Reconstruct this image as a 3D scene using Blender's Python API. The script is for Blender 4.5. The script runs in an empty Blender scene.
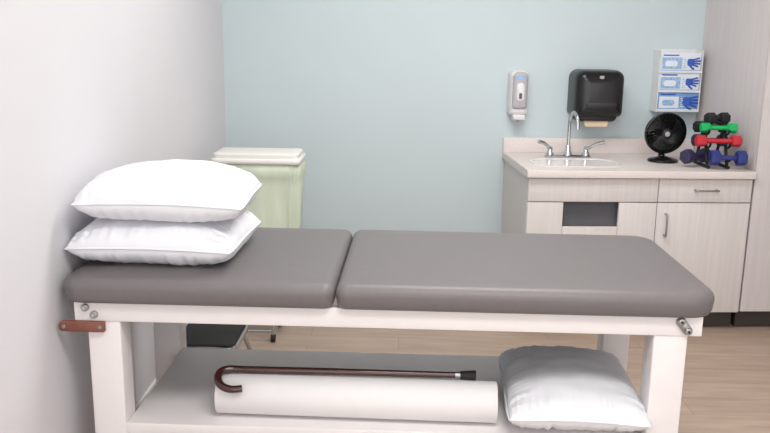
import bpy, bmesh, math, random
from mathutils import Matrix, Vector, noise
random.seed(3)
S=bpy.context.scene
COL=bpy.context.collection
# ------------------------------------------------------------ materials
def srgb(c):
    o=[]
    for v in c:
        v=v/255.0
        o.append(v/12.92 if v<=0.04045 else ((v+0.055)/1.055)**2.4)
    return (o[0],o[1],o[2],1)
def mat(name,rgb,rough=0.6,metal=0.0,noise_amt=0.03,scale=20,bump=0.0,bscale=200,coat=0.0,stretch=(1,1,1),spec=0.5,trans=0.0,emis=0):
    m=bpy.data.materials.new(name); m.use_nodes=True
    nt=m.node_tree; b=nt.nodes["Principled BSDF"]
    b.inputs["Roughness"].default_value=rough; b.inputs["Metallic"].default_value=metal
    b.inputs["Coat Weight"].default_value=coat; b.inputs["Specular IOR Level"].default_value=spec
    b.inputs["Transmission Weight"].default_value=trans
    tc=nt.nodes.new("ShaderNodeTexCoord"); mp=nt.nodes.new("ShaderNodeMapping"); mp.inputs["Scale"].default_value=stretch
    nt.links.new(tc.outputs["Object"],mp.inputs["Vector"])
    n=nt.nodes.new("ShaderNodeTexNoise"); n.inputs["Scale"].default_value=scale; n.inputs["Detail"].default_value=4
    nt.links.new(mp.outputs[0],n.inputs["Vector"])
    r=nt.nodes.new("ShaderNodeValToRGB"); c=srgb(rgb)
    r.color_ramp.elements[0].position=0.3; r.color_ramp.elements[1].position=0.7
    r.color_ramp.elements[0].color=tuple(max(0,x*(1-noise_amt)) for x in c[:3])+(1,)
    r.color_ramp.elements[1].color=tuple(min(1,x*(1+noise_amt)) for x in c[:3])+(1,)
    nt.links.new(n.outputs["Fac"],r.inputs[0]); nt.links.new(r.outputs[0],b.inputs["Base Color"])
    if bump:
        n2=nt.nodes.new("ShaderNodeTexNoise"); n2.inputs["Scale"].default_value=bscale
        nt.links.new(mp.outputs[0],n2.inputs["Vector"])
        bp=nt.nodes.new("ShaderNodeBump"); bp.inputs["Strength"].default_value=bump; bp.inputs["Distance"].default_value=0.002
        nt.links.new(n2.outputs["Fac"],bp.inputs["Height"]); nt.links.new(bp.outputs[0],b.inputs["Normal"])
    if emis:
        b.inputs["Emission Color"].default_value=c; b.inputs["Emission Strength"].default_value=emis
    return m
M={}
M['wallb']=mat("paint_pale_blue",(192,205,209),0.7,noise_amt=0.01,scale=3,bump=0.1,bscale=150)
M['walll']=mat("paint_white",(211,210,214),0.7,noise_amt=0.01,scale=3,bump=0.1,bscale=150)
M['ceil']=mat("ceiling_white",(235,235,232),0.9)
M['vinyl']=mat("vinyl_grey",(108,103,104),0.45,noise_amt=0.03,scale=60,bump=0.25,bscale=420)
M['seam']=mat("vinyl_dark",(50,46,47),0.7)
M['frame']=mat("frame_white",(226,221,221),0.45,noise_amt=0.01)
M['pillow']=mat("pillow_cotton",(225,226,231),0.85,noise_amt=0.01,bump=0.15,bscale=260)
M['paper']=mat("paper_white",(226,224,225),0.8,noise_amt=0.01)
M['cane']=mat("cane_wood",(60,30,26),0.25,noise_amt=0.3,scale=25,stretch=(.2,1,1),coat=0.6)
M['rubber']=mat("rubber_black",(22,22,24),0.7)
M['black']=mat("plastic_black",(17,17,19),0.25,noise_amt=0.1)
M['blackm']=mat("plastic_black_satin",(28,29,32),0.45,noise_amt=0.1)
M['chrome']=mat("chrome",(200,202,206),0.18,metal=1.0,noise_amt=0.01)
M['steel']=mat("brushed_steel",(165,163,162),0.35,metal=1.0,noise_amt=0.03)
M['strap']=mat("strap_brown",(125,76,62),0.55,noise_amt=0.15,scale=40)
M['counter']=mat("counter_speckle",(218,209,205),0.4,noise_amt=0.06,scale=180)
M['splash']=mat("counter_splash",(218,209,206),0.4,noise_amt=0.06,scale=180)
M['sink']=mat("sink_porcelain",(226,222,220),0.2,noise_amt=0.01,coat=0.4)
M['dark']=mat("cabinet_interior",(88,88,93),0.7)
M['kick']=mat("toe_kick",(58,50,47),0.6)
M['soapw']=mat("dispenser_white",(218,216,218),0.35,noise_amt=0.01)
M['soapg']=mat("dispenser_grey",(172,172,178),0.3,noise_amt=0.02)
M['red']=mat("neoprene_red",(190,38,52),0.5)
M['green']=mat("neoprene_green",(0,172,92),0.5)
M['blue']=mat("neoprene_blue",(36,48,120),0.5)
M['purple']=mat("neoprene_navy",(44,40,74),0.5)
M['bag']=mat("bag_pale_green",(206,216,196),0.5,noise_amt=0.08,scale=14,bump=0.5,bscale=25,stretch=(1,1,.2))
M['lid']=mat("lid_white",(224,222,217),0.4,noise_amt=0.01)
M['boxw']=mat("box_white",(222,228,236),0.5,noise_amt=0.01)
M['boxb']=mat("box_blue",(120,158,210),0.5,noise_amt=0.15,scale=30)
M['boxt']=mat("box_paleblue",(150,182,218),0.5,noise_amt=0.35,scale=90)
M['hand']=mat("print_hand_blue",(52,92,180),0.5,noise_amt=0.25,scale=70)
M['acryl']=mat("rack_white_wire",(220,222,224),0.3)
M['tan']=mat("towel_tan",(206,184,156),0.8)
M['glass']=mat("window_dark",(70,60,64),0.2)
M['lamp']=mat("lamp_panel",(255,252,246),0.5,emis=3.0)
def grain_mat(name,c1,c2,vertical=True):
    m=bpy.data.materials.new(name); m.use_nodes=True; nt=m.node_tree; b=nt.nodes["Principled BSDF"]
    b.inputs["Roughness"].default_value=0.5
    tc=nt.nodes.new("ShaderNodeTexCoord"); mp=nt.nodes.new("ShaderNodeMapping")
    mp.inputs["Scale"].default_value=(1,1,0.03) if vertical else (0.03,1,1)
    n=nt.nodes.new("ShaderNodeTexNoise"); n.inputs["Scale"].default_value=95; n.inputs["Detail"].default_value=6
    r=nt.nodes.new("ShaderNodeValToRGB"); r.color_ramp.elements[0].position=.3; r.color_ramp.elements[1].position=.7
    r.color_ramp.elements[0].color=srgb(c1); r.color_ramp.elements[1].color=srgb(c2)
    nt.links.new(tc.outputs["Object"],mp.inputs[0]); nt.links.new(mp.outputs[0],n.inputs[0]); nt.links.new(n.outputs["Fac"],r.inputs[0]); nt.links.new(r.outputs[0],b.inputs["Base Color"])
    return m
M['lam']=grain_mat("laminate_vertical",(203,197,195),(212,206,204))
M['lamd']=grain_mat("laminate_tall",(197,191,191),(206,200,200))
def floor_mat():
    m=bpy.data.materials.new("vinyl_plank_floor"); m.use_nodes=True; nt=m.node_tree; b=nt.nodes["Principled BSDF"]
    b.inputs["Roughness"].default_value=0.42
    tc=nt.nodes.new("ShaderNodeTexCoord"); br=nt.nodes.new("ShaderNodeTexBrick")
    br.inputs["Scale"].default_value=1.0; br.inputs["Brick Width"].default_value=1.2; br.inputs["Row Height"].default_value=0.16
    br.inputs["Mortar Size"].default_value=0.0015; br.offset=0.37
    br.inputs["Color1"].default_value=srgb((180,160,144)); br.inputs["Color2"].default_value=srgb((172,151,135)); br.inputs["Mortar"].default_value=srgb((146,125,111))
    mp=nt.nodes.new("ShaderNodeMapping"); mp.inputs["Scale"].default_value=(0.12,1,1)
    n=nt.nodes.new("ShaderNodeTexNoise"); n.inputs["Scale"].default_value=28; n.inputs["Detail"].default_value=8
    r=nt.nodes.new("ShaderNodeValToRGB"); r.color_ramp.elements[0].position=.3; r.color_ramp.elements[1].position=.75
    r.color_ramp.elements[0].color=(.80,.78,.77,1); r.color_ramp.elements[1].color=(1.05,1.05,1.05,1)
    mx=nt.nodes.new("ShaderNodeMix"); mx.data_type='RGBA'; mx.blend_type='MULTIPLY'; mx.inputs[0].default_value=1
    nt.links.new(tc.outputs["Object"],br.inputs["Vector"]); nt.links.new(tc.outputs["Object"],mp.inputs[0]); nt.links.new(mp.outputs[0],n.inputs[0]); nt.links.new(n.outputs["Fac"],r.inputs[0])
    nt.links.new(br.outputs["Color"],mx.inputs[6]); nt.links.new(r.outputs[0],mx.inputs[7]); nt.links.new(mx.outputs[2],b.inputs["Base Color"])
    return m
M['floor']=floor_mat()
# ------------------------------------------------------------ mesh helpers
def new_obj(name,bm,m,parent=None,smooth=False,angle=None):
    me=bpy.data.meshes.new(name); bmesh.ops.recalc_face_normals(bm,faces=bm.faces); bm.to_mesh(me); bm.free()
    if isinstance(m,str): m=M[m]
    me.materials.append(m)
    if smooth:
        for p in me.polygons: p.use_smooth=True
    o=bpy.data.objects.new(name,me); COL.objects.link(o)
    if parent: o.parent=parent
    if smooth and angle:
        try:
            me.set_sharp_from_angle(angle=math.radians(angle))
        except Exception: pass
    return o
def empty(name,loc=(0,0,0),rotz=0):
    e=bpy.data.objects.new(name,None); e.empty_display_size=0.1; e.location=loc; e.rotation_euler=(0,0,rotz); COL.objects.link(e); return e
def box(name,x0,x1,y0,y1,z0,z1,m,parent=None,bev=0.0,seg=3):
    bm=bmesh.new(); bmesh.ops.create_cube(bm,size=1)
    for v in bm.verts: v.co=Vector(((x0+x1)/2+v.co.x*(x1-x0),(y0+y1)/2+v.co.y*(y1-y0),(z0+z1)/2+v.co.z*(z1-z0)))
    if bev: bmesh.ops.bevel(bm,geom=bm.edges[:],offset=bev,segments=seg,profile=0.5,affect='EDGES')
    return new_obj(name,bm,m,parent,smooth=bool(bev),angle=40)
def cyl(name,a,b,r,m,parent=None,seg=32,r2=None,bev=0.0):
    a=Vector(a);b=Vector(b); L=(b-a).length
    bm=bmesh.new(); bmesh.ops.create_cone(bm,cap_ends=True,segments=seg,radius1=r,radius2=r if r2 is None else r2,depth=L)
    if bev:
        ed=[e for e in bm.edges if abs(e.verts[0].co.z-e.verts[1].co.z)<1e-6]
        bmesh.ops.bevel(bm,geom=ed,offset=bev,segments=3,profile=0.5,affect='EDGES')
    q=(b-a).to_track_quat('Z','Y'); T=Matrix.Translation((a+b)/2)@q.to_matrix().to_4x4(); bm.transform(T)
    return new_obj(name,bm,m,parent,smooth=True,angle=40)
def tube(name,pts,rad,m,parent=None,seg=16,smooth_pts=6):
    P=[Vector(p) for p in pts]; R=rad if isinstance(rad,(list,tuple)) else [rad]*len(P)
    Q=[];RR=[]
    n=len(P)
    for i in range(n-1):
        p0=P[max(i-1,0)];p1=P[i];p2=P[i+1];p3=P[min(i+2,n-1)]
        for k in range(smooth_pts):
            t=k/smooth_pts
            Q.append(0.5*((2*p1)+(-p0+p2)*t+(2*p0-5*p1+4*p2-p3)*t*t+(-p0+3*p1-3*p2+p3)*t**3)); RR.append(R[i]*(1-t)+R[i+1]*t)
    Q.append(P[-1]);RR.append(R[-1])
    bm=bmesh.new(); rings=[]
    up=None
    for i,q in enumerate(Q):
        t=(Q[min(i+1,len(Q)-1)]-Q[max(i-1,0)]).normalized()
        if up is None:
            up=Vector((0,0,1)) if abs(t.z)<0.9 else Vector((1,0,0))
        up=(up-t*up.dot(t)).normalized(); s=t.cross(up)
        rings.append([bm.verts.new(q+(up*math.cos(2*math.pi*k/seg)+s*math.sin(2*math.pi*k/seg))*RR[i]) for k in range(seg)])
    for i in range(len(rings)-1):
        for k in range(seg):
            bm.faces.new((rings[i][k],rings[i][(k+1)%seg],rings[i+1][(k+1)%seg],rings[i+1][k]))
    bm.faces.new(rings[0]);bm.faces.new(rings[-1])
    return new_obj(name,bm,m,parent,smooth=True,angle=60)
def outline(x0,x1,y0,y1,rs,ins,k=8):
    pts=[]
    for (cx,cy,sx,sy,a0),r in zip(((x1,y1,-1,-1,0),(x0,y1,1,-1,90),(x0,y0,1,1,180),(x1,y0,-1,1,270)),rs):
        ccx=cx+sx*max(r,ins); ccy=cy+sy*max(r,ins); rr=max(r-ins,0.0)+1e-4
        for j in range(k+1):
            a=math.radians(a0+90*j/k); pts.append((ccx+rr*math.cos(a),ccy+rr*math.sin(a)))
    return pts
def ringsolid(name,x0,x1,y0,y1,rs,prof,m,parent=None,k=8,T=None,angle=50):
    bm=bmesh.new(); rings=[]
    for ins,z in prof:
        rings.append([bm.verts.new((x,y,z)) for x,y in outline(x0,x1,y0,y1,rs,ins,k)])
    n=len(rings[0])
    for i in range(len(rings)-1):
        for j in range(n): bm.faces.new((rings[i][j],rings[i][(j+1)%n],rings[i+1][(j+1)%n],rings[i+1][j]))
    bm.faces.new(rings[0]);bm.faces.new(rings[-1])
    if T is not None: bm.transform(T)
    return new_obj(name,bm,m,parent,smooth=True,angle=angle)
def pad(name,x0,x1,y0,y1,z0,z1,rs,parent):
    er=0.030; prof=[(0.02,z0),(0.006,z0+0.002),(0.0,z0+0.012)]
    for j in range(0,9):
        a=math.radians(90*j/8); prof.append((er*(1-math.cos(a))-0.004*math.cos(a),z1-er-0.002+er*math.sin(a)))
    prof+= [(0.05,z1+0.0005),(0.10,z1+0.002),(0.17,z1+0.003),(0.24,z1+0.0035)]
    return ringsolid(name,x0,x1,y0,y1,rs,prof,'vinyl',parent,angle=80)
def pillow(name,w,d,t,loc,rot,flat=0.0,seed=0,parent=None,sag=0,tilt=(0,0),conc=0.025,ex=.42,amp=1.0):
    N=96; bm=bmesh.new()
    def sh(u,v,side):
        px=1-conc*(1-v*v); py=1-conc*(1-u*u)
        x=u*w/2*px; y=v*d/2*py
        c=(abs(u)*abs(v))**6; x*=1-.035*c; y*=1-.035*c
        e=max(0,(1-abs(u)**3.4))**ex*max(0,(1-abs(v)**3.4))**ex
        z=e*t/2*(0.82+0.18*(1-u*u)*(1-v*v))
        nz=noise.noise(Vector((x*6+seed,y*6,seed*1.7+side)))*0.009+noise.noise(Vector((x*20+seed,y*20,seed*3.1+side*2)))*0.003
        gu=noise.noise(Vector((u*13,seed,side)))+.5*noise.noise(Vector((u*29,seed,side+3)))
        gv=noise.noise(Vector((v*12,seed+5,side)))+.5*noise.noise(Vector((v*27,seed+5,side+3)))
        g=gu*max(0,abs(v)-.55)**1.2*0.036+gv*max(0,abs(u)-.55)**1.2*0.042
        z+=(nz+g)*amp*min(1,e*1.6)
        return x,y,z*side
    top=[[None]*(N+1) for _ in range(N+1)];bot=[[None]*(N+1) for _ in range(N+1)]
    def f(i): 
        s=-1+2*i/N; return math.copysign(1-(1-abs(s))**1.7,s)
    for i in range(N+1):
        for j in range(N+1):
            u=f(i);v=f(j)
            x,y,z=sh(u,v,1)
            edge=(i in(0,N) or j in (0,N))
            dz=- sag*(u*u*.7+v*v*.3)
            top[i][j]=bm.verts.new((x,y,z+dz))
            if edge: bot[i][j]=top[i][j]
            else:
                x,y,z=sh(u,v,-1)
                bot[i][j]=bm.verts.new((x,y,max(z+dz,-t/2*(1-flat))))
    for i in range(N):
        for j in range(N):
            bm.faces.new((top[i][j],top[i+1][j],top[i+1][j+1],top[i][j+1]))
            a=(bot[i][j],bot[i][j+1],bot[i+1][j+1],bot[i+1][j])
            try: bm.faces.new(a)
            except ValueError: pass
    Rm=Matrix.Rotation(rot,4,'Z')@Matrix.Rotation(tilt[0],4,'X')@Matrix.Rotation(tilt[1],4,'Y')
    per=[top[i][0] for i in range(N)]+[top[N][j] for j in range(N)]+[top[i][N] for i in range(N,0,-1)]+[top[0][j] for j in range(N,0,-1)]
    pts=[v.co.copy() for v in per]; seg=6; rr=.0032; rings=[]; n=len(pts)
    for i,p in enumerate(pts):
        tg=(pts[(i+1)%n]-pts[i-1]).normalized(); s=Vector((tg.y,-tg.x,0)).normalized(); up=Vector((0,0,1))
        rings.append([bm.verts.new(p+(s*math.cos(2*math.pi*k/seg)*1.6+up*math.sin(2*math.pi*k/seg))*rr) for k in range(seg)])
    for i in range(n):
        for k in range(seg): bm.faces.new((rings[i][k],rings[i][(k+1)%seg],rings[(i+1)%n][(k+1)%seg],rings[(i+1)%n][k]))
    bm.transform(Rm)
    o=new_obj(name,bm,'pillow',parent,smooth=True); o.location=loc; return o
def lathe(name,prof,m,parent=None,T=None,seg=32,angle=45):
    bm=bmesh.new(); rings=[]
    for r,z in prof:
        rings.append([bm.verts.new((max(r,1e-4)*math.cos(2*math.pi*k/seg),max(r,1e-4)*math.sin(2*math.pi*k/seg),z)) for k in range(seg)])
    for i in range(len(rings)-1):
        for k in range(seg): bm.faces.new((rings[i][k],rings[i][(k+1)%seg],rings[i+1][(k+1)%seg],rings[i+1][k]))
    bm.faces.new(rings[0]);bm.faces.new(rings[-1])
    if T is not None: bm.transform(T)
    return new_obj(name,bm,m,parent,smooth=True,angle=angle)
# ------------------------------------------------------------ room
WY=4.55; WX=-1.0; CEIL=2.65
box("floor",-1.1,2.9,-1.6,WY+.4,-0.08,0,'floor')
box("ceiling",-1.1,2.9,-1.6,WY+.4,CEIL,CEIL+.1,'ceil')
BACK=[]   # everything that stands square to the back wall
BACK.append(box("wall_back",WX-.1,2.95,WY,WY+.1,0,CEIL,'wallb'))
box("wall_left",WX-.1,WX,-1.6,WY+.08,0,CEIL,'walll')
box("wall_right",2.8,2.9,-1.6,WY+.2,0,CEIL,'walll')
BACK.append(box("baseboard_back",WX+.03,0.58,WY-.012,WY,0,0.09,'lid',bev=.003))
box("baseboard_left",WX,WX+.012,-1.6,WY-.06,0,0.09,'lid',bev=.003)
# ------------------------------------------------------------ exam table
tb=empty("treatment_table",(0,0,0))
Y0=2.165; Y1=2.885
pad("backrest_cushion",-.975,-.184,Y0,Y1,.712,.787,(.03,.07,.07,.03),tb)
pad("seat_cushion",-.174,.903,Y0,Y1,.712,.787,(.085,.03,.03,.085),tb)
box("cushion_board_left",-.93,-.20,Y0+.04,Y1-.04,.700,.714,'seam',tb)
box("cushion_board_right",-.15,.85,Y0+.04,Y1-.04,.700,.714,'seam',tb)
ry0=Y0+.025; ry1=Y1-.03
box("rail_front",-.94,.865,ry0,ry0+.025,.652,.711,'frame',tb,bev=.003)
box("rail_back",-.94,.865,ry1-.025,ry1,.652,.711,'frame',tb,bev=.003)
box("rail_end_left",-.94,-.915,ry0+.02,ry1-.02,.652,.710,'frame',tb,bev=.002)
box("rail_end_right",.84,.865,ry0+.02,ry1-.02,.652,.710,'frame',tb,bev=.002)
n=1
for x0,x1 in ((-.905,-.808),(.732,.828)):
    for y0,y1 in ((ry0+.004,ry0+.09),(ry1-.09,ry1-.004)):
        box("leg_%d"%n,x0,x1,y0,y1,0,.655,'frame',tb,bev=.005); n+=1
box("lower_shelf",-.808,.732,ry0+.005,ry1-.05,.295,.33,'frame',tb,bev=.003)
box("lower_stretcher",-.808,.732,ry1-.03,ry1-.008,.23,.30,'frame',tb,bev=.002)
for i,(x,z) in enumerate(((-.905,.695),(-.880,.674))):
    cyl("bolt_%d"%i,(x,ry0+.002,z),(x,ry0-.012,z),.011,'steel',tb,bev=.003); cyl("bolt_core_%d"%i,(x,ry0-.01,z),(x,ry0-.016,z),.006,'chrome',tb,seg=6)
ringsolid("hinge_clip",-.028,.028,-.013,.013,(.011,)*4,[(0,0),(0,.006),(.002,.008)],'steel',tb,T=Matrix.Translation((.812,ry0-.001,.684))@Matrix.Rotation(math.radians(52),4,'Y')@Matrix.Rotation(math.radians(90),4,'X'))
for x,z in ((.802,.698),(.823,.670)): cyl("hinge_bolt",(x,ry0-.006,z),(x,ry0-.014,z),.010,'steel',tb,bev=.002); cyl("hinge_bolt_hex",(x,ry0-.012,z),(x,ry0-.016,z),.004,'blackm',tb,seg=6)
ringsolid("strap_bracket",-.985,-.85,.622,.654,(.004,.014,.014,.004),[(0,0),(0,.010),(.002,.012)],'strap',tb,T=Matrix.Translation((0,ry0,0))@Matrix.Rotation(math.radians(90),4,'X'))
for x in (-.968,-.862): cyl("strap_screw",(x,ry0-.010,.638),(x,ry0-.016,.638),.006,'steel',tb,bev=.002)
tb.matrix_world=Matrix.Translation((0,2.5,0))@Matrix.Rotation(math.radians(-.8),4,'Z')@Matrix.Translation((0,-2.5,0))
# ------------------------------------------------------------ pillows
pillow("pillow",.505,.45,.165,(-.738,2.49,.789+.068),math.radians(-2),flat=.18,seed=2,sag=0.010)
pillow("pillow.001",.500,.44,.175,(-.716,2.48,.789+.204),math.radians(2),flat=.25,seed=7,sag=0.012,tilt=(math.radians(0),math.radians(1)))
pillow("pillow.002",.415,.50,.160,(.542,2.400,.331+.068),math.radians(-3),flat=.16,seed=13,sag=0.012)
# ------------------------------------------------------------ paper roll
pr=empty("paper_roll")
R=.062; ax=(-.550,2.30,.331+R); bx=(.300,2.275,.331+R)
def hollow(name,a,b,r,ri,m,parent):
    a=Vector(a);b=Vector(b);L=(b-a).length
    T=Matrix.Translation(a)@(b-a).to_track_quat('Z','Y').to_matrix().to_4x4()
    bm=bmesh.new();seg=48;rings=[]
    for rr,z in ((ri,0),(r-.001,0),(r,.001),(r,L-.001),(r-.001,L),(ri,L)):
        rings.append([bm.verts.new((rr*math.cos(2*math.pi*k/seg),rr*math.sin(2*math.pi*k/seg),z)) for k in range(seg)])
    for i in range(6):
        for k in range(seg): bm.faces.new((rings[i][k],rings[i][(k+1)%seg],rings[(i+1)%6][(k+1)%seg],rings[(i+1)%6][k]))
    bm.transform(T); return new_obj(name,bm,m,parent,smooth=True,angle=50)
hollow("roll",ax,bx,R,.02,'paper',pr); hollow("core",ax,bx,.0205,.017,'tan',pr)
# ------------------------------------------------------------ cane
cn=empty("walking_cane")
zc=.331+2*R+.0122
yc=2.302
tube("shaft_and_crook",[(-.465,yc-.072,zc-.028),(-.500,yc-.075,zc-.030),(-.530,yc-.064,zc-.023),(-.545,yc-.038,zc-.009),(-.538,yc-.012,zc+.001),(-.510,yc+.002,zc+.002),(-.47,yc+.005,zc),(-.2,yc+.004,zc),(.20,yc+.002,zc-.002)],[.0105,.0115,.012,.012,.012,.0118,.0115,.011,.0095],'cane',cn,smooth_pts=8)
cyl("rubber_tip",(.19,yc+.002,zc-.002),(.238,yc+.002,zc-.002),.0125,'rubber',cn,r2=.016,bev=.002)
cyl("collar",(.175,yc+.002,zc-.002),(.192,yc+.002,zc-.002),.0108,'steel',cn)
# ------------------------------------------------------------ hamper
hp=empty("laundry_hamper")
hx0,hx1,hy0,hy1=-.895,-.490,3.74,3.98
ringsolid("lid",hx0,hx1,hy0,hy1,(.03,)*4,[(0.004,.903),(0,.906),(0,.928),(.006,.933),(.03,.935),(.06,.937),(.1,.938)],'lid',hp)
ringsolid("lid_rim",hx0-.012,hx1+.012,hy0-.012,hy1+.012,(.035,)*4,[(0.004,.884),(0,.888),(0,.906),(.004,.910)],'lid',hp)
def bag():
    bm=bmesh.new();rings=[]
    for i in range(30):
        t=i/29; z=.888-t*.68
        ins=.002+.028*t**1.2 - (.010*math.sin(min(1,t/.12)*math.pi) if t<.12 else 0)
        o=outline(hx0,hx1,hy0,hy1,(.05,)*4,0,k=23)
        cx=(hx0+hx1)/2;cy=(hy0+hy1)/2
        ring=[]
        for j,(x,y) in enumerate(o):
            s=1-ins/.2; a=j/len(o)*2*math.pi
            w=.006*math.sin(a*19+2*math.sin(t*3))*(.5+t)+.014*noise.noise(Vector((x*11,y*11,t*3)))
            s+=w/.2
            if t>.9: s*=1-(t-.9)*6
            ring.append(bm.verts.new((cx+(x-cx)*s,cy+(y-cy)*s,z)))
        rings.append(ring)
    for i in range(29):
        for k in range(len(rings[0])): bm.faces.new((rings[i][k],rings[i][(k+1)%len(rings[0])],rings[i+1][(k+1)%len(rings[0])],rings[i+1][k]))
    bm.faces.new(rings[0]);bm.faces.new(rings[-1])
    new_obj("liner_bag",bm,'bag',hp,smooth=True)
bag()
bx0,bx1=-.88,-.62; by0,by1=3.74,3.96
for x,xt in ((bx0,hx0+.04),(bx1,hx1-.07)):
    for y,yt in ((by0,hy0+.04),(by1,hy1-.04)):
        tube("post",[(xt,yt,.90),(xt,yt,.45),(xt+(x-xt)*.5,yt+(y-yt)*.5,.2),(x,y,.06),(x+.002,y,.035)],.008,'chrome',hp)
        cyl("caster",(x-.01,y,.021),(x+.012,y,.021),.02,'rubber',hp,bev=.004)
for y in (by0,by1): tube("base_bar",[(bx0,y,.055),((bx0+bx1)/2,y,.055),(bx1,y,.055)],.007,'chrome',hp)
# ------------------------------------------------------------ step stool
st=empty("step_stool")
qx0,qx1,qy0,qy1=-.935,-.665,3.08,3.38
ringsolid("tread_mat",qx0+.008,qx1-.008,qy0+.008,qy1-.008,(.03,)*4,[(0,.222),(0,.232),(.004,.236)],'rubber',st)
ringsolid("tread_band",qx0,qx1,qy0,qy1,(.035,)*4,[(0.003,.198),(0,.202),(0,.224),(.003,.228)],'chrome',st)
for sx,x in ((-1,qx0+.03),(1,qx1-.03)):
    for sy,y in ((-1,qy0+.03),(1,qy1-.03)):
        fxx=x+sx*(.018 if sx<0 else .055); fyy=y+sy*.05
        tube("leg",[(x,y,.205),(x+(fxx-x)*.3,y+(fyy-y)*.3,.15),(fxx-(fxx-x)*.1,fyy-(fyy-y)*.1,.04),(fxx,fyy,.02)],.0095,'chrome',st)
        cyl("foot",(fxx,fyy,.001),(fxx,fyy,.03),.014,'rubber',st,bev=.003)
# ------------------------------------------------------------ sink cabinet
sc=empty("sink_cabinet"); BACK.append(sc)
cx0,cx1,cy=.580,1.737,3.890
LT=.81
box("carcass_side_left",cx0+.012,cx0+.03,cy+.02,WY,.10,LT,'lam',sc)
box("carcass_side_right",1.66,1.675,cy+.02,WY,.10,LT,'lam',sc)
box("carcass_bottom",cx0+.03,1.66,cy+.02,WY,.10,.118,'lam',sc)
box("carcass_back",cx0+.03,1.66,WY-.015,WY-.002,.118,LT,'dark',sc)
box("divider",1.25,1.268,cy+.02,WY-.015,.118,LT,'dark',sc)
box("toe_kick",cx0+.02,cx1-.01,cy+.06,cy+.08,0,.10,'kick',sc)
box("toe_kick_side",cx0+.02,cx0+.04,cy+.08,WY,0,.10,'kick',sc)
g=.002; sp=1.254; dz0,dz1=.685,.803
box("drawer_front_left",cx0+.014,sp-g,cy,cy+.019,dz0,dz1,'lam',sc,bev=.0015)
box("drawer_front_right",sp+g,cx1-.005,cy,cy+.019,dz0,dz1,'lam',sc,bev=.0015)
box("door_right",sp+g,cx1-.005,cy,cy+.019,.100,dz0-.005,'lam',sc,bev=.0015)
ox0,ox1,oz0=.775,1.060,.555
box("door_left",cx0+.014,ox0,cy,cy+.019,.100,dz0-.005,'lam',sc,bev=.0015)
box("door_middle",ox1,sp-g,cy,cy+.019,.100,dz0-.005,'lam',sc,bev=.0015)
box("door_lower_panel",ox0+.002,ox1-.002,cy,cy+.019,.100,oz0,'lam',sc,bev=.0015)
box("recess_back",ox0-.02,ox1+.02,cy+.045,cy+.06,oz0-.02,dz0,'dark',sc)
box("recess_ledge",ox0-.02,ox1+.02,cy+.02,cy+.045,oz0-.012,oz0,'steel',sc)
box("frame_rail",cx0+.03,1.66,cy+.02,cy+.035,dz0-.005,dz0+.012,'lam',sc)
def pull(name,p,q,off=.03):
    p=Vector(p);q=Vector(q);d=(q-p).normalized(); o=Vector((0,-off,0))
    tube(name,[p,p+o*.7,p+o+d*.008,q+o-d*.008,q+o*.7,q],.005,'steel',sc,seg=12,smooth_pts=5)
pull("drawer_pull",(1.44,cy,.748),(1.55,cy,.748))
pull("door_pull",(1.300,cy,.625),(1.300,cy,.515))
ct0,ct1=.810,.846
sx0,sx1,sy0,sy1=.67,1.12,4.00,4.28
XR=1.690 # right end at the wall (tall cabinet side runs slightly out of square)
def slab():
    bm=bmesh.new()
    X0,X1,Ya,Yb=cx0,cx1,3.870,WY
    k=10
    inn=outline(sx0,sx1,sy0,sy1,(.12,)*4,0,k)
    n=len(inn); cxm=(sx0+sx1)/2;cym=(sy0+sy1)/2
    out=[]
    for x,y in inn:
        dx,dy=x-cxm,y-cym
        t=min([(((X1 if dx>0 else X0)-cxm)/dx) if abs(dx)>1e-6 else 1e9,(((Yb if dy>0 else Ya)-cym)/dy) if abs(dy)>1e-6 else 1e9])
        out.append((cxm+dx*t,cym+dy*t))
    for c in ((X0,Ya),(X1,Ya),(X1,Yb),(X0,Yb)):
        j=min(range(n),key=lambda i:(out[i][0]-c[0])**2+(out[i][1]-c[1])**2); out[j]=c
    out=[(x-(X1-XR)*((y-Ya)/(Yb-Ya)) if x>X1-1e-4 else min(x,XR) if y>Yb-1e-4 else x,y) for x,y in out]
    V=[[bm.verts.new((x,y,z)) for x,y in L] for L,z in ((inn,ct1),(out,ct1),(out,ct0),(inn,ct0))]
    for i in range(4):
        for j in range(n): bm.faces.new((V[i][j],V[i][(j+1)%n],V[(i+1)%4][(j+1)%n],V[(i+1)%4][j]))
    bmesh.ops.remove_doubles(bm,verts=bm.verts[:],dist=1e-5)
    new_obj("countertop",bm,'counter',sc)
slab()
ringsolid("sink_basin",sx0-.012,sx1+.012,sy0-.012,sy1+.012,(.13,)*4,[(0.0,ct1-.001),(0.0,ct1+.003),(.01,ct1+.005),(.02,ct1),(.03,ct1-.08),(.08,ct1-.13),(.125,ct1-.135)],'sink',sc)
box("backsplash",cx0,XR,WY-.025,WY-.001,ct1,ct1+.085,'splash',sc,bev=.002)
box("counter_lip",cx0,cx1,3.867,3.877,ct0-.002,ct1,'counter',sc,bev=.003)
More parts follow.
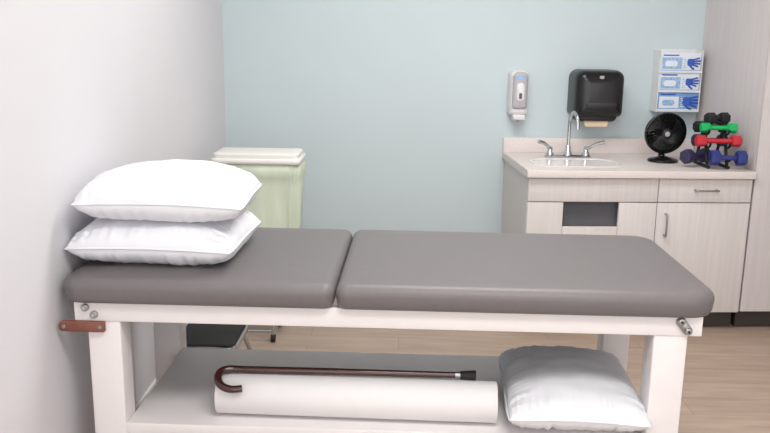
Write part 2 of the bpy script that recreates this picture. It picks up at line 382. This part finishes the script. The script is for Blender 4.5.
# ------------------------------------------------------------ faucet
fc=empty("gooseneck_faucet"); BACK.append(fc); fy=4.345; fx=.905; z0=ct1
ringsolid("deck_plate",fx-.13,fx+.13,fy-.028,fy+.028,(.027,)*4,[(0,z0+.0005),(0,z0+.008),(.006,z0+.013)],'chrome',fc)
lathe("spout_base",[(.024,0),(.024,.01),(.016,.025),(.014,.05),(.011,.055)],'chrome',fc,T=Matrix.Translation((fx,fy,z0+.012)))
tube("spout",[(fx,fy,z0+.05),(fx,fy,z0+.18),(fx+.002,fy-.012,z0+.225),(fx+.008,fy-.055,z0+.252),(fx+.014,fy-.10,z0+.225),(fx+.016,fy-.11,z0+.165)],.010,'chrome',fc)
for s in (-1,1):
    lathe("valve",[(.022,0),(.022,.01),(.015,.02),(.014,.04),(.012,.045)],'chrome',fc,T=Matrix.Translation((fx+s*.10,fy,z0+.012)))
    tube("blade_handle",[(fx+s*.095,fy,z0+.05),(fx+s*.11,fy-.02,z0+.056),(fx+s*.145,fy-.05,z0+.082),(fx+s*.180,fy-.07,z0+.094)],[.010,.009,.009,.011],'chrome',fc,seg=12)
# ------------------------------------------------------------ soap dispenser
sd=empty("soap_dispenser"); BACK.append(sd); W=Matrix.Translation((.010,WY,-.012))@Matrix.Rotation(math.radians(90),4,'X')
ringsolid("housing",.583,.690,1.070,1.325,(.035,.035,.025,.025),[(0,.0),(0,.05),(.004,.07),(.012,.085),(.03,.092)],'soapw',sd,T=W)
ringsolid("front_cover",.595,.678,1.11,1.315,(.03,.03,.02,.02),[(0,.08),(0,.092),(.006,.1),(.02,.104)],'soapg',sd,T=W)
ringsolid("sight_window",.616,.658,1.155,1.255,(.018,)*4,[(0,.10),(0,.1055),(.002,.107)],'soapw',sd,T=W)
ringsolid("level_strip",.629,.645,1.168,1.20,(.006,)*4,[(0,.105),(0,.108)],'glass',sd,T=W)
ringsolid("label",.612,.660,1.275,1.295,(.005,)*4,[(0,.10),(0,.1055)],'boxt',sd,T=W)
box("push_lever",.612,.682,WY-.10,WY-.04,1.036,1.068,'soapw',sd,bev=.01)
cyl("nozzle",(.647,WY-.07,1.038),(.647,WY-.07,1.024),.010,'soapg',sd)
# ------------------------------------------------------------ towel dispenser
td=empty("paper_towel_dispenser"); BACK.append(td); W=Matrix.Translation((.028,WY,0))@Matrix.Rotation(math.radians(90),4,'X')
ringsolid("cover",.912,1.185,1.062,1.322,(.05,.05,.03,.03),[(0,0),(0,.12),(.004,.15),(.014,.175),(.035,.188),(.07,.195)],'black',td,T=W)
ringsolid("chin",.935,1.162,1.035,1.085,(.01,.01,.03,.03),[(0,0.02),(0,.12),(.01,.15),(.02,.155)],'blackm',td,T=W)
ringsolid("view_window",.965,1.135,1.115,1.15,(.012,)*4,[(0,.19),(0,.197),(.003,.199)],'blackm',td,T=W)
ringsolid("lock",1.03,1.055,1.275,1.292,(.008,)*4,[(0,.19),(0,.198)],'steel',td,T=W)
bm=bmesh.new()
vs=[bm.verts.new(p) for p in ((.993,WY-.13,1.055),(1.148,WY-.13,1.055),(1.133,WY-.145,1.010),(1.013,WY-.145,1.010))]
vb=[bm.verts.new(v.co+Vector((0,.002,0))) for v in vs]
bm.faces.new(vs);bm.faces.new(vb[::-1])
for i in range(4): bm.faces.new((vs[i],vs[(i+1)%4],vb[(i+1)%4],vb[i]))
new_obj("paper_towel",bm,'tan',td)
# ------------------------------------------------------------ glove boxes in rack
gr=empty("glove_box_rack"); BACK.append(gr)
gx0,gx1=1.428,1.655; gz=1.100; gh=.108
box("rack_back",gx0-.008,gx1+.008,WY-.006,WY-.001,gz-.008,gz+3*gh+.015,'acryl',gr)
box("rack_side_left",gx0-.008,gx0-.003,WY-.10,WY-.006,gz-.008,gz+3*gh+.01,'acryl',gr)
box("rack_side_right",gx1+.003,gx1+.008,WY-.10,WY-.006,gz-.008,gz+3*gh+.01,'acryl',gr)
def hand(parent,cx,cz,s,y):
    def q(name,pts,r):
        tube(name,[(cx+a*s,y,cz+b*s) for a,b in pts],r*s,'hand',parent,seg=8,smooth_pts=3)
    ringsolid("palm",cx-.32*s,cx+.15*s,cz-.24*s,cz+.24*s,(.12*s,)*4,[(0,0),(0,.0025)],'hand',parent,T=Matrix.Translation((0,y+.001,0))@Matrix.Rotation(math.radians(90),4,'X'),k=4)
    for i in range(4):
        zz=.19-.125*i; L=(.52,.62,.58,.45)[i]
        q("finger",[(0.05,zz*.9),(.3,zz*1.25),(L,zz*1.6)],.055)
    q("thumb",[(-.15,-.18),(.0,-.36),(.18,-.46)],.06)
for i in range(3):
    z0b=gz+i*gh
    box("box_%d"%i,gx0,gx1,WY-.092,WY-.007,z0b+.002,z0b+gh-.004,('boxb' if i==0 else 'boxw'),gr,bev=.002)
    yf=WY-.092
    box("panel_%d"%i,gx0+.008,gx0+.120,yf-.0015,yf,z0b+.014,z0b+gh-.030,'boxw' if i==0 else 'boxt',gr)
    box("title_%d"%i,gx0+.012,gx0+.10,yf-.0018,yf,z0b+gh-.022,z0b+gh-.015,'hand',gr)
    box("stripe_%d"%i,gx0+.002,gx1-.002,yf-.0018,yf,z0b+.004,z0b+.009,'boxb' if i else 'boxw',gr)
    ringsolid("slot_%d"%i,gx0+.025,gx0+.095,z0b+.028,z0b+.06,(.015,)*4,[(0,0),(0,.0025)],'boxw' if i else 'boxt',gr,T=Matrix.Translation((0,yf,0))@Matrix.Rotation(math.radians(90),4,'X'))
    for j in range(6): box("print_%d_%d"%(i,j),gx0+.128+.004*(j%2),gx0+.148-.006*(j%3),yf-.0016,yf,z0b+.020+.011*j,z0b+.024+.011*j,'boxt' if i else 'boxw',gr)
    hand(gr,gx0+.175,z0b+gh*.48,(.100 if i==0 else .080),yf-.002)
    box("rack_lip_%d"%i,gx0-.008,gx1+.008,WY-.102,WY-.097,z0b-.006,z0b+.006,'acryl',gr)
# ------------------------------------------------------------ desk fan
fn=empty("desk_fan",(1.386,4.205,ct1+.0005),math.radians(0)); BACK.append(fn)
lathe("base",[(.078,0),(.08,.006),(.075,.014),(.03,.026),(.022,.03)],'black',fn)
tube("stem",[(0,.02,.02),(0,.03,.06),(0,.025,.10)],[.02,.015,.018],'black',fn)
HC=Matrix.Translation((0,0,.155))@Matrix.Rotation(math.radians(90+6),4,'X')@Matrix.Scale(1.06,4)
lathe("rear_shell",[(.03,-.055),(.07,-.045),(.098,-.02),(.106,.0),(.106,.012),(.100,.014),(.097,.0),(.09,-.012),(.06,-.03),(.01,-.035)],'black',fn,T=HC)
lathe("front_hub",[(.0,.034),(.022,.034),(.027,.03),(.028,.02),(.0,.018)],'blackm',fn,T=HC)
for r,z in ((.05,.032),(.07,.028),(.088,.021)):
    sg=48
    pts=[HC@Vector((r*math.cos(2*math.pi*k/sg),r*math.sin(2*math.pi*k/sg),z)) for k in range(sg+1)]
    tube("grille_ring",pts,.0013,'black',fn,seg=6,smooth_pts=1)
for k in range(30):
    a=2*math.pi*k/30
    tube("grille_wire",[HC@Vector((r*math.cos(a+t),r*math.sin(a+t),z)) for r,z,t in ((.024,.032,0),(.05,.032,.1),(.075,.027,.2),(.103,.012,.3))],.0013,'black',fn,seg=6,smooth_pts=2)
for k in range(3):
    bm=bmesh.new();a0=k*2*math.pi/3;rows=[]
    for i in range(6):
        r=.02+.014*i; w=.35+.12*i
        rows.append([bm.verts.new(HC@Vector((r*math.cos(a0+w*(j/5-.5)*1.3+.1*i),r*math.sin(a0+w*(j/5-.5)*1.3+.1*i),-.012+.02*(j/5)))) for j in range(6)])
    for i in range(5):
        for j in range(5): bm.faces.new((rows[i][j],rows[i+1][j],rows[i+1][j+1],rows[i][j+1]))
    new_obj("fan_blade",bm,'blackm',fn,smooth=True)
lathe("badge",[(.0,.0365),(.012,.0365),(.013,.034),(.0,.033)],'soapg',fn,T=HC)
# ------------------------------------------------------------ dumbbell rack
dr=empty("dumbbell_rack",(1.585,4.06,ct1+.0005),math.radians(-4)); BACK.append(dr)
for x in (-.05,.05):
    tube("rack_leg",[(x,-.09,.008),(x,-.045,.11),(x,0,.225)],.008,'rubber',dr,smooth_pts=3)
    tube("rack_leg_rear",[(x,.09,.008),(x,.045,.11),(x,0,.225)],.008,'rubber',dr,smooth_pts=3)
    tube("rack_foot",[(x,-.11,.008),(x,0,.008),(x,.11,.008)],.008,'rubber',dr,smooth_pts=2)
    for z,y in ((.05,-.075),(.115,-.05),(.18,-.02)):
        tube("cradle",[(x,y+.02,z-.004),(x,y-.02,z-.012),(x,y-.05,z+.002),(x,y-.055,z+.016)],.006,'rubber',dr,smooth_pts=3)
tube("cross_bar",[(-.05,0,.22),(0,0,.228),(.05,0,.22)],.009,'rubber',dr)
tube("cross_bar_low",[(-.05,.08,.02),(0,.08,.02),(.05,.08,.02)],.006,'rubber',dr)
def dumbbell(cx,y,z,L,hr,m,rot=0):
    g=empty("dumbbell_"+m,(cx,y,z),rot); g.parent=dr
    cyl("handle",(-L/2,0,0),(L/2,0,0),.0125,M[m],g,seg=16)
    for s in (-1,1):
        cyl("head",(s*(L/2-.024),0,0),(s*(L/2+.024),0,0),hr,m,g,seg=6,bev=.005)
dumbbell(.005,-.045,.203,.135,.025,'green')
dumbbell(-.005,-.085,.140,.180,.029,'red',rot=.05)
dumbbell(.036,-.125,.060,.130,.038,'blue',rot=-.04)
dumbbell(-.090,-.03,.055,.12,.038,'purple',rot=.5)
dumbbell(.0,.045,.20,.13,.029,'rubber',rot=.1)
dumbbell(.01,.075,.125,.13,.031,'purple')
dumbbell(.01,-.0,.248,.080,.030,'rubber',rot=.3)
# ------------------------------------------------------------ tall cabinet
tc=empty("tall_storage_cabinet"); BACK.append(tc)
ca=box("carcass",1.741,2.70,3.910,WY-.001,.10,2.60,'lamd',tc)
for v in ca.data.vertices:
    if v.co.x<1.8 and v.co.y>4.3: v.co.x=XR+.004
box("tall_toe_kick",1.75,2.70,3.95,WY-.001,0,.10,'kick',tc)
box("tall_door_left",1.743,2.20,3.890,3.909,.105,2.58,'lamd',tc,bev=.0015)
box("tall_door_right",2.204,2.66,3.890,3.909,.105,2.58,'lamd',tc,bev=.0015)
tube("tall_pull",[(2.16,3.890,1.05),(2.16,3.860,1.06),(2.16,3.860,1.24),(2.16,3.890,1.25)],.005,'steel',tc,smooth_pts=4)
# the back wall is not perfectly square to the left wall
bpy.context.view_layer.update()
RT=Matrix.Translation((.6,4.63,0))@Matrix.Rotation(math.radians(3.6),4,'Z')@Matrix.Translation((-.6,-4.55,0))
for o in BACK: o.matrix_world=RT@o.matrix_world
# ------------------------------------------------------------ lights
def area(name,loc,sx,sy,e,col=(1,.985,.965),rot=(0,0,0)):
    l=bpy.data.lights.new(name,'AREA'); l.shape='RECTANGLE'; l.size=sx; l.size_y=sy; l.energy=e; l.color=col
    o=bpy.data.objects.new(name,l); o.location=loc; o.rotation_euler=rot; COL.objects.link(o)
for i,(x,y) in enumerate(((.4,.9),(.4,3.0))):
    fx_=empty("ceiling_light" if i==0 else "ceiling_light.001")
    box("panel",x-.6,x+.6,y-.3,y+.3,CEIL-.012,CEIL-.002,'lamp',fx_)
    box("trim_a",x-.62,x+.62,y-.32,y-.3,CEIL-.018,CEIL-.001,'frame',fx_)
    box("trim_b",x-.62,x+.62,y+.3,y+.32,CEIL-.018,CEIL-.001,'frame',fx_)
    area("ceiling_lamp_%d"%i,(x,y,CEIL-.03),1.2,.6,34)
w=bpy.data.worlds.new("world"); S.world=w; w.use_nodes=True
w.node_tree.nodes["Background"].inputs[0].default_value=(1,.99,.985,1); w.node_tree.nodes["Background"].inputs[1].default_value=2.5
S.view_settings.view_transform='Standard'
# ------------------------------------------------------------ camera
F=804.0
c=bpy.data.cameras.new("camera"); c.sensor_width=36; c.lens=36*F/770
co=bpy.data.objects.new("camera",c)
co.matrix_world=Matrix.Translation((0,0,1.46))@Matrix.Rotation(math.radians(1.15),4,'Z')@Matrix.Rotation(math.radians(90-12.3),4,'X')@Matrix.Rotation(math.radians(.8),4,'Z')
COL.objects.link(co); S.camera=co
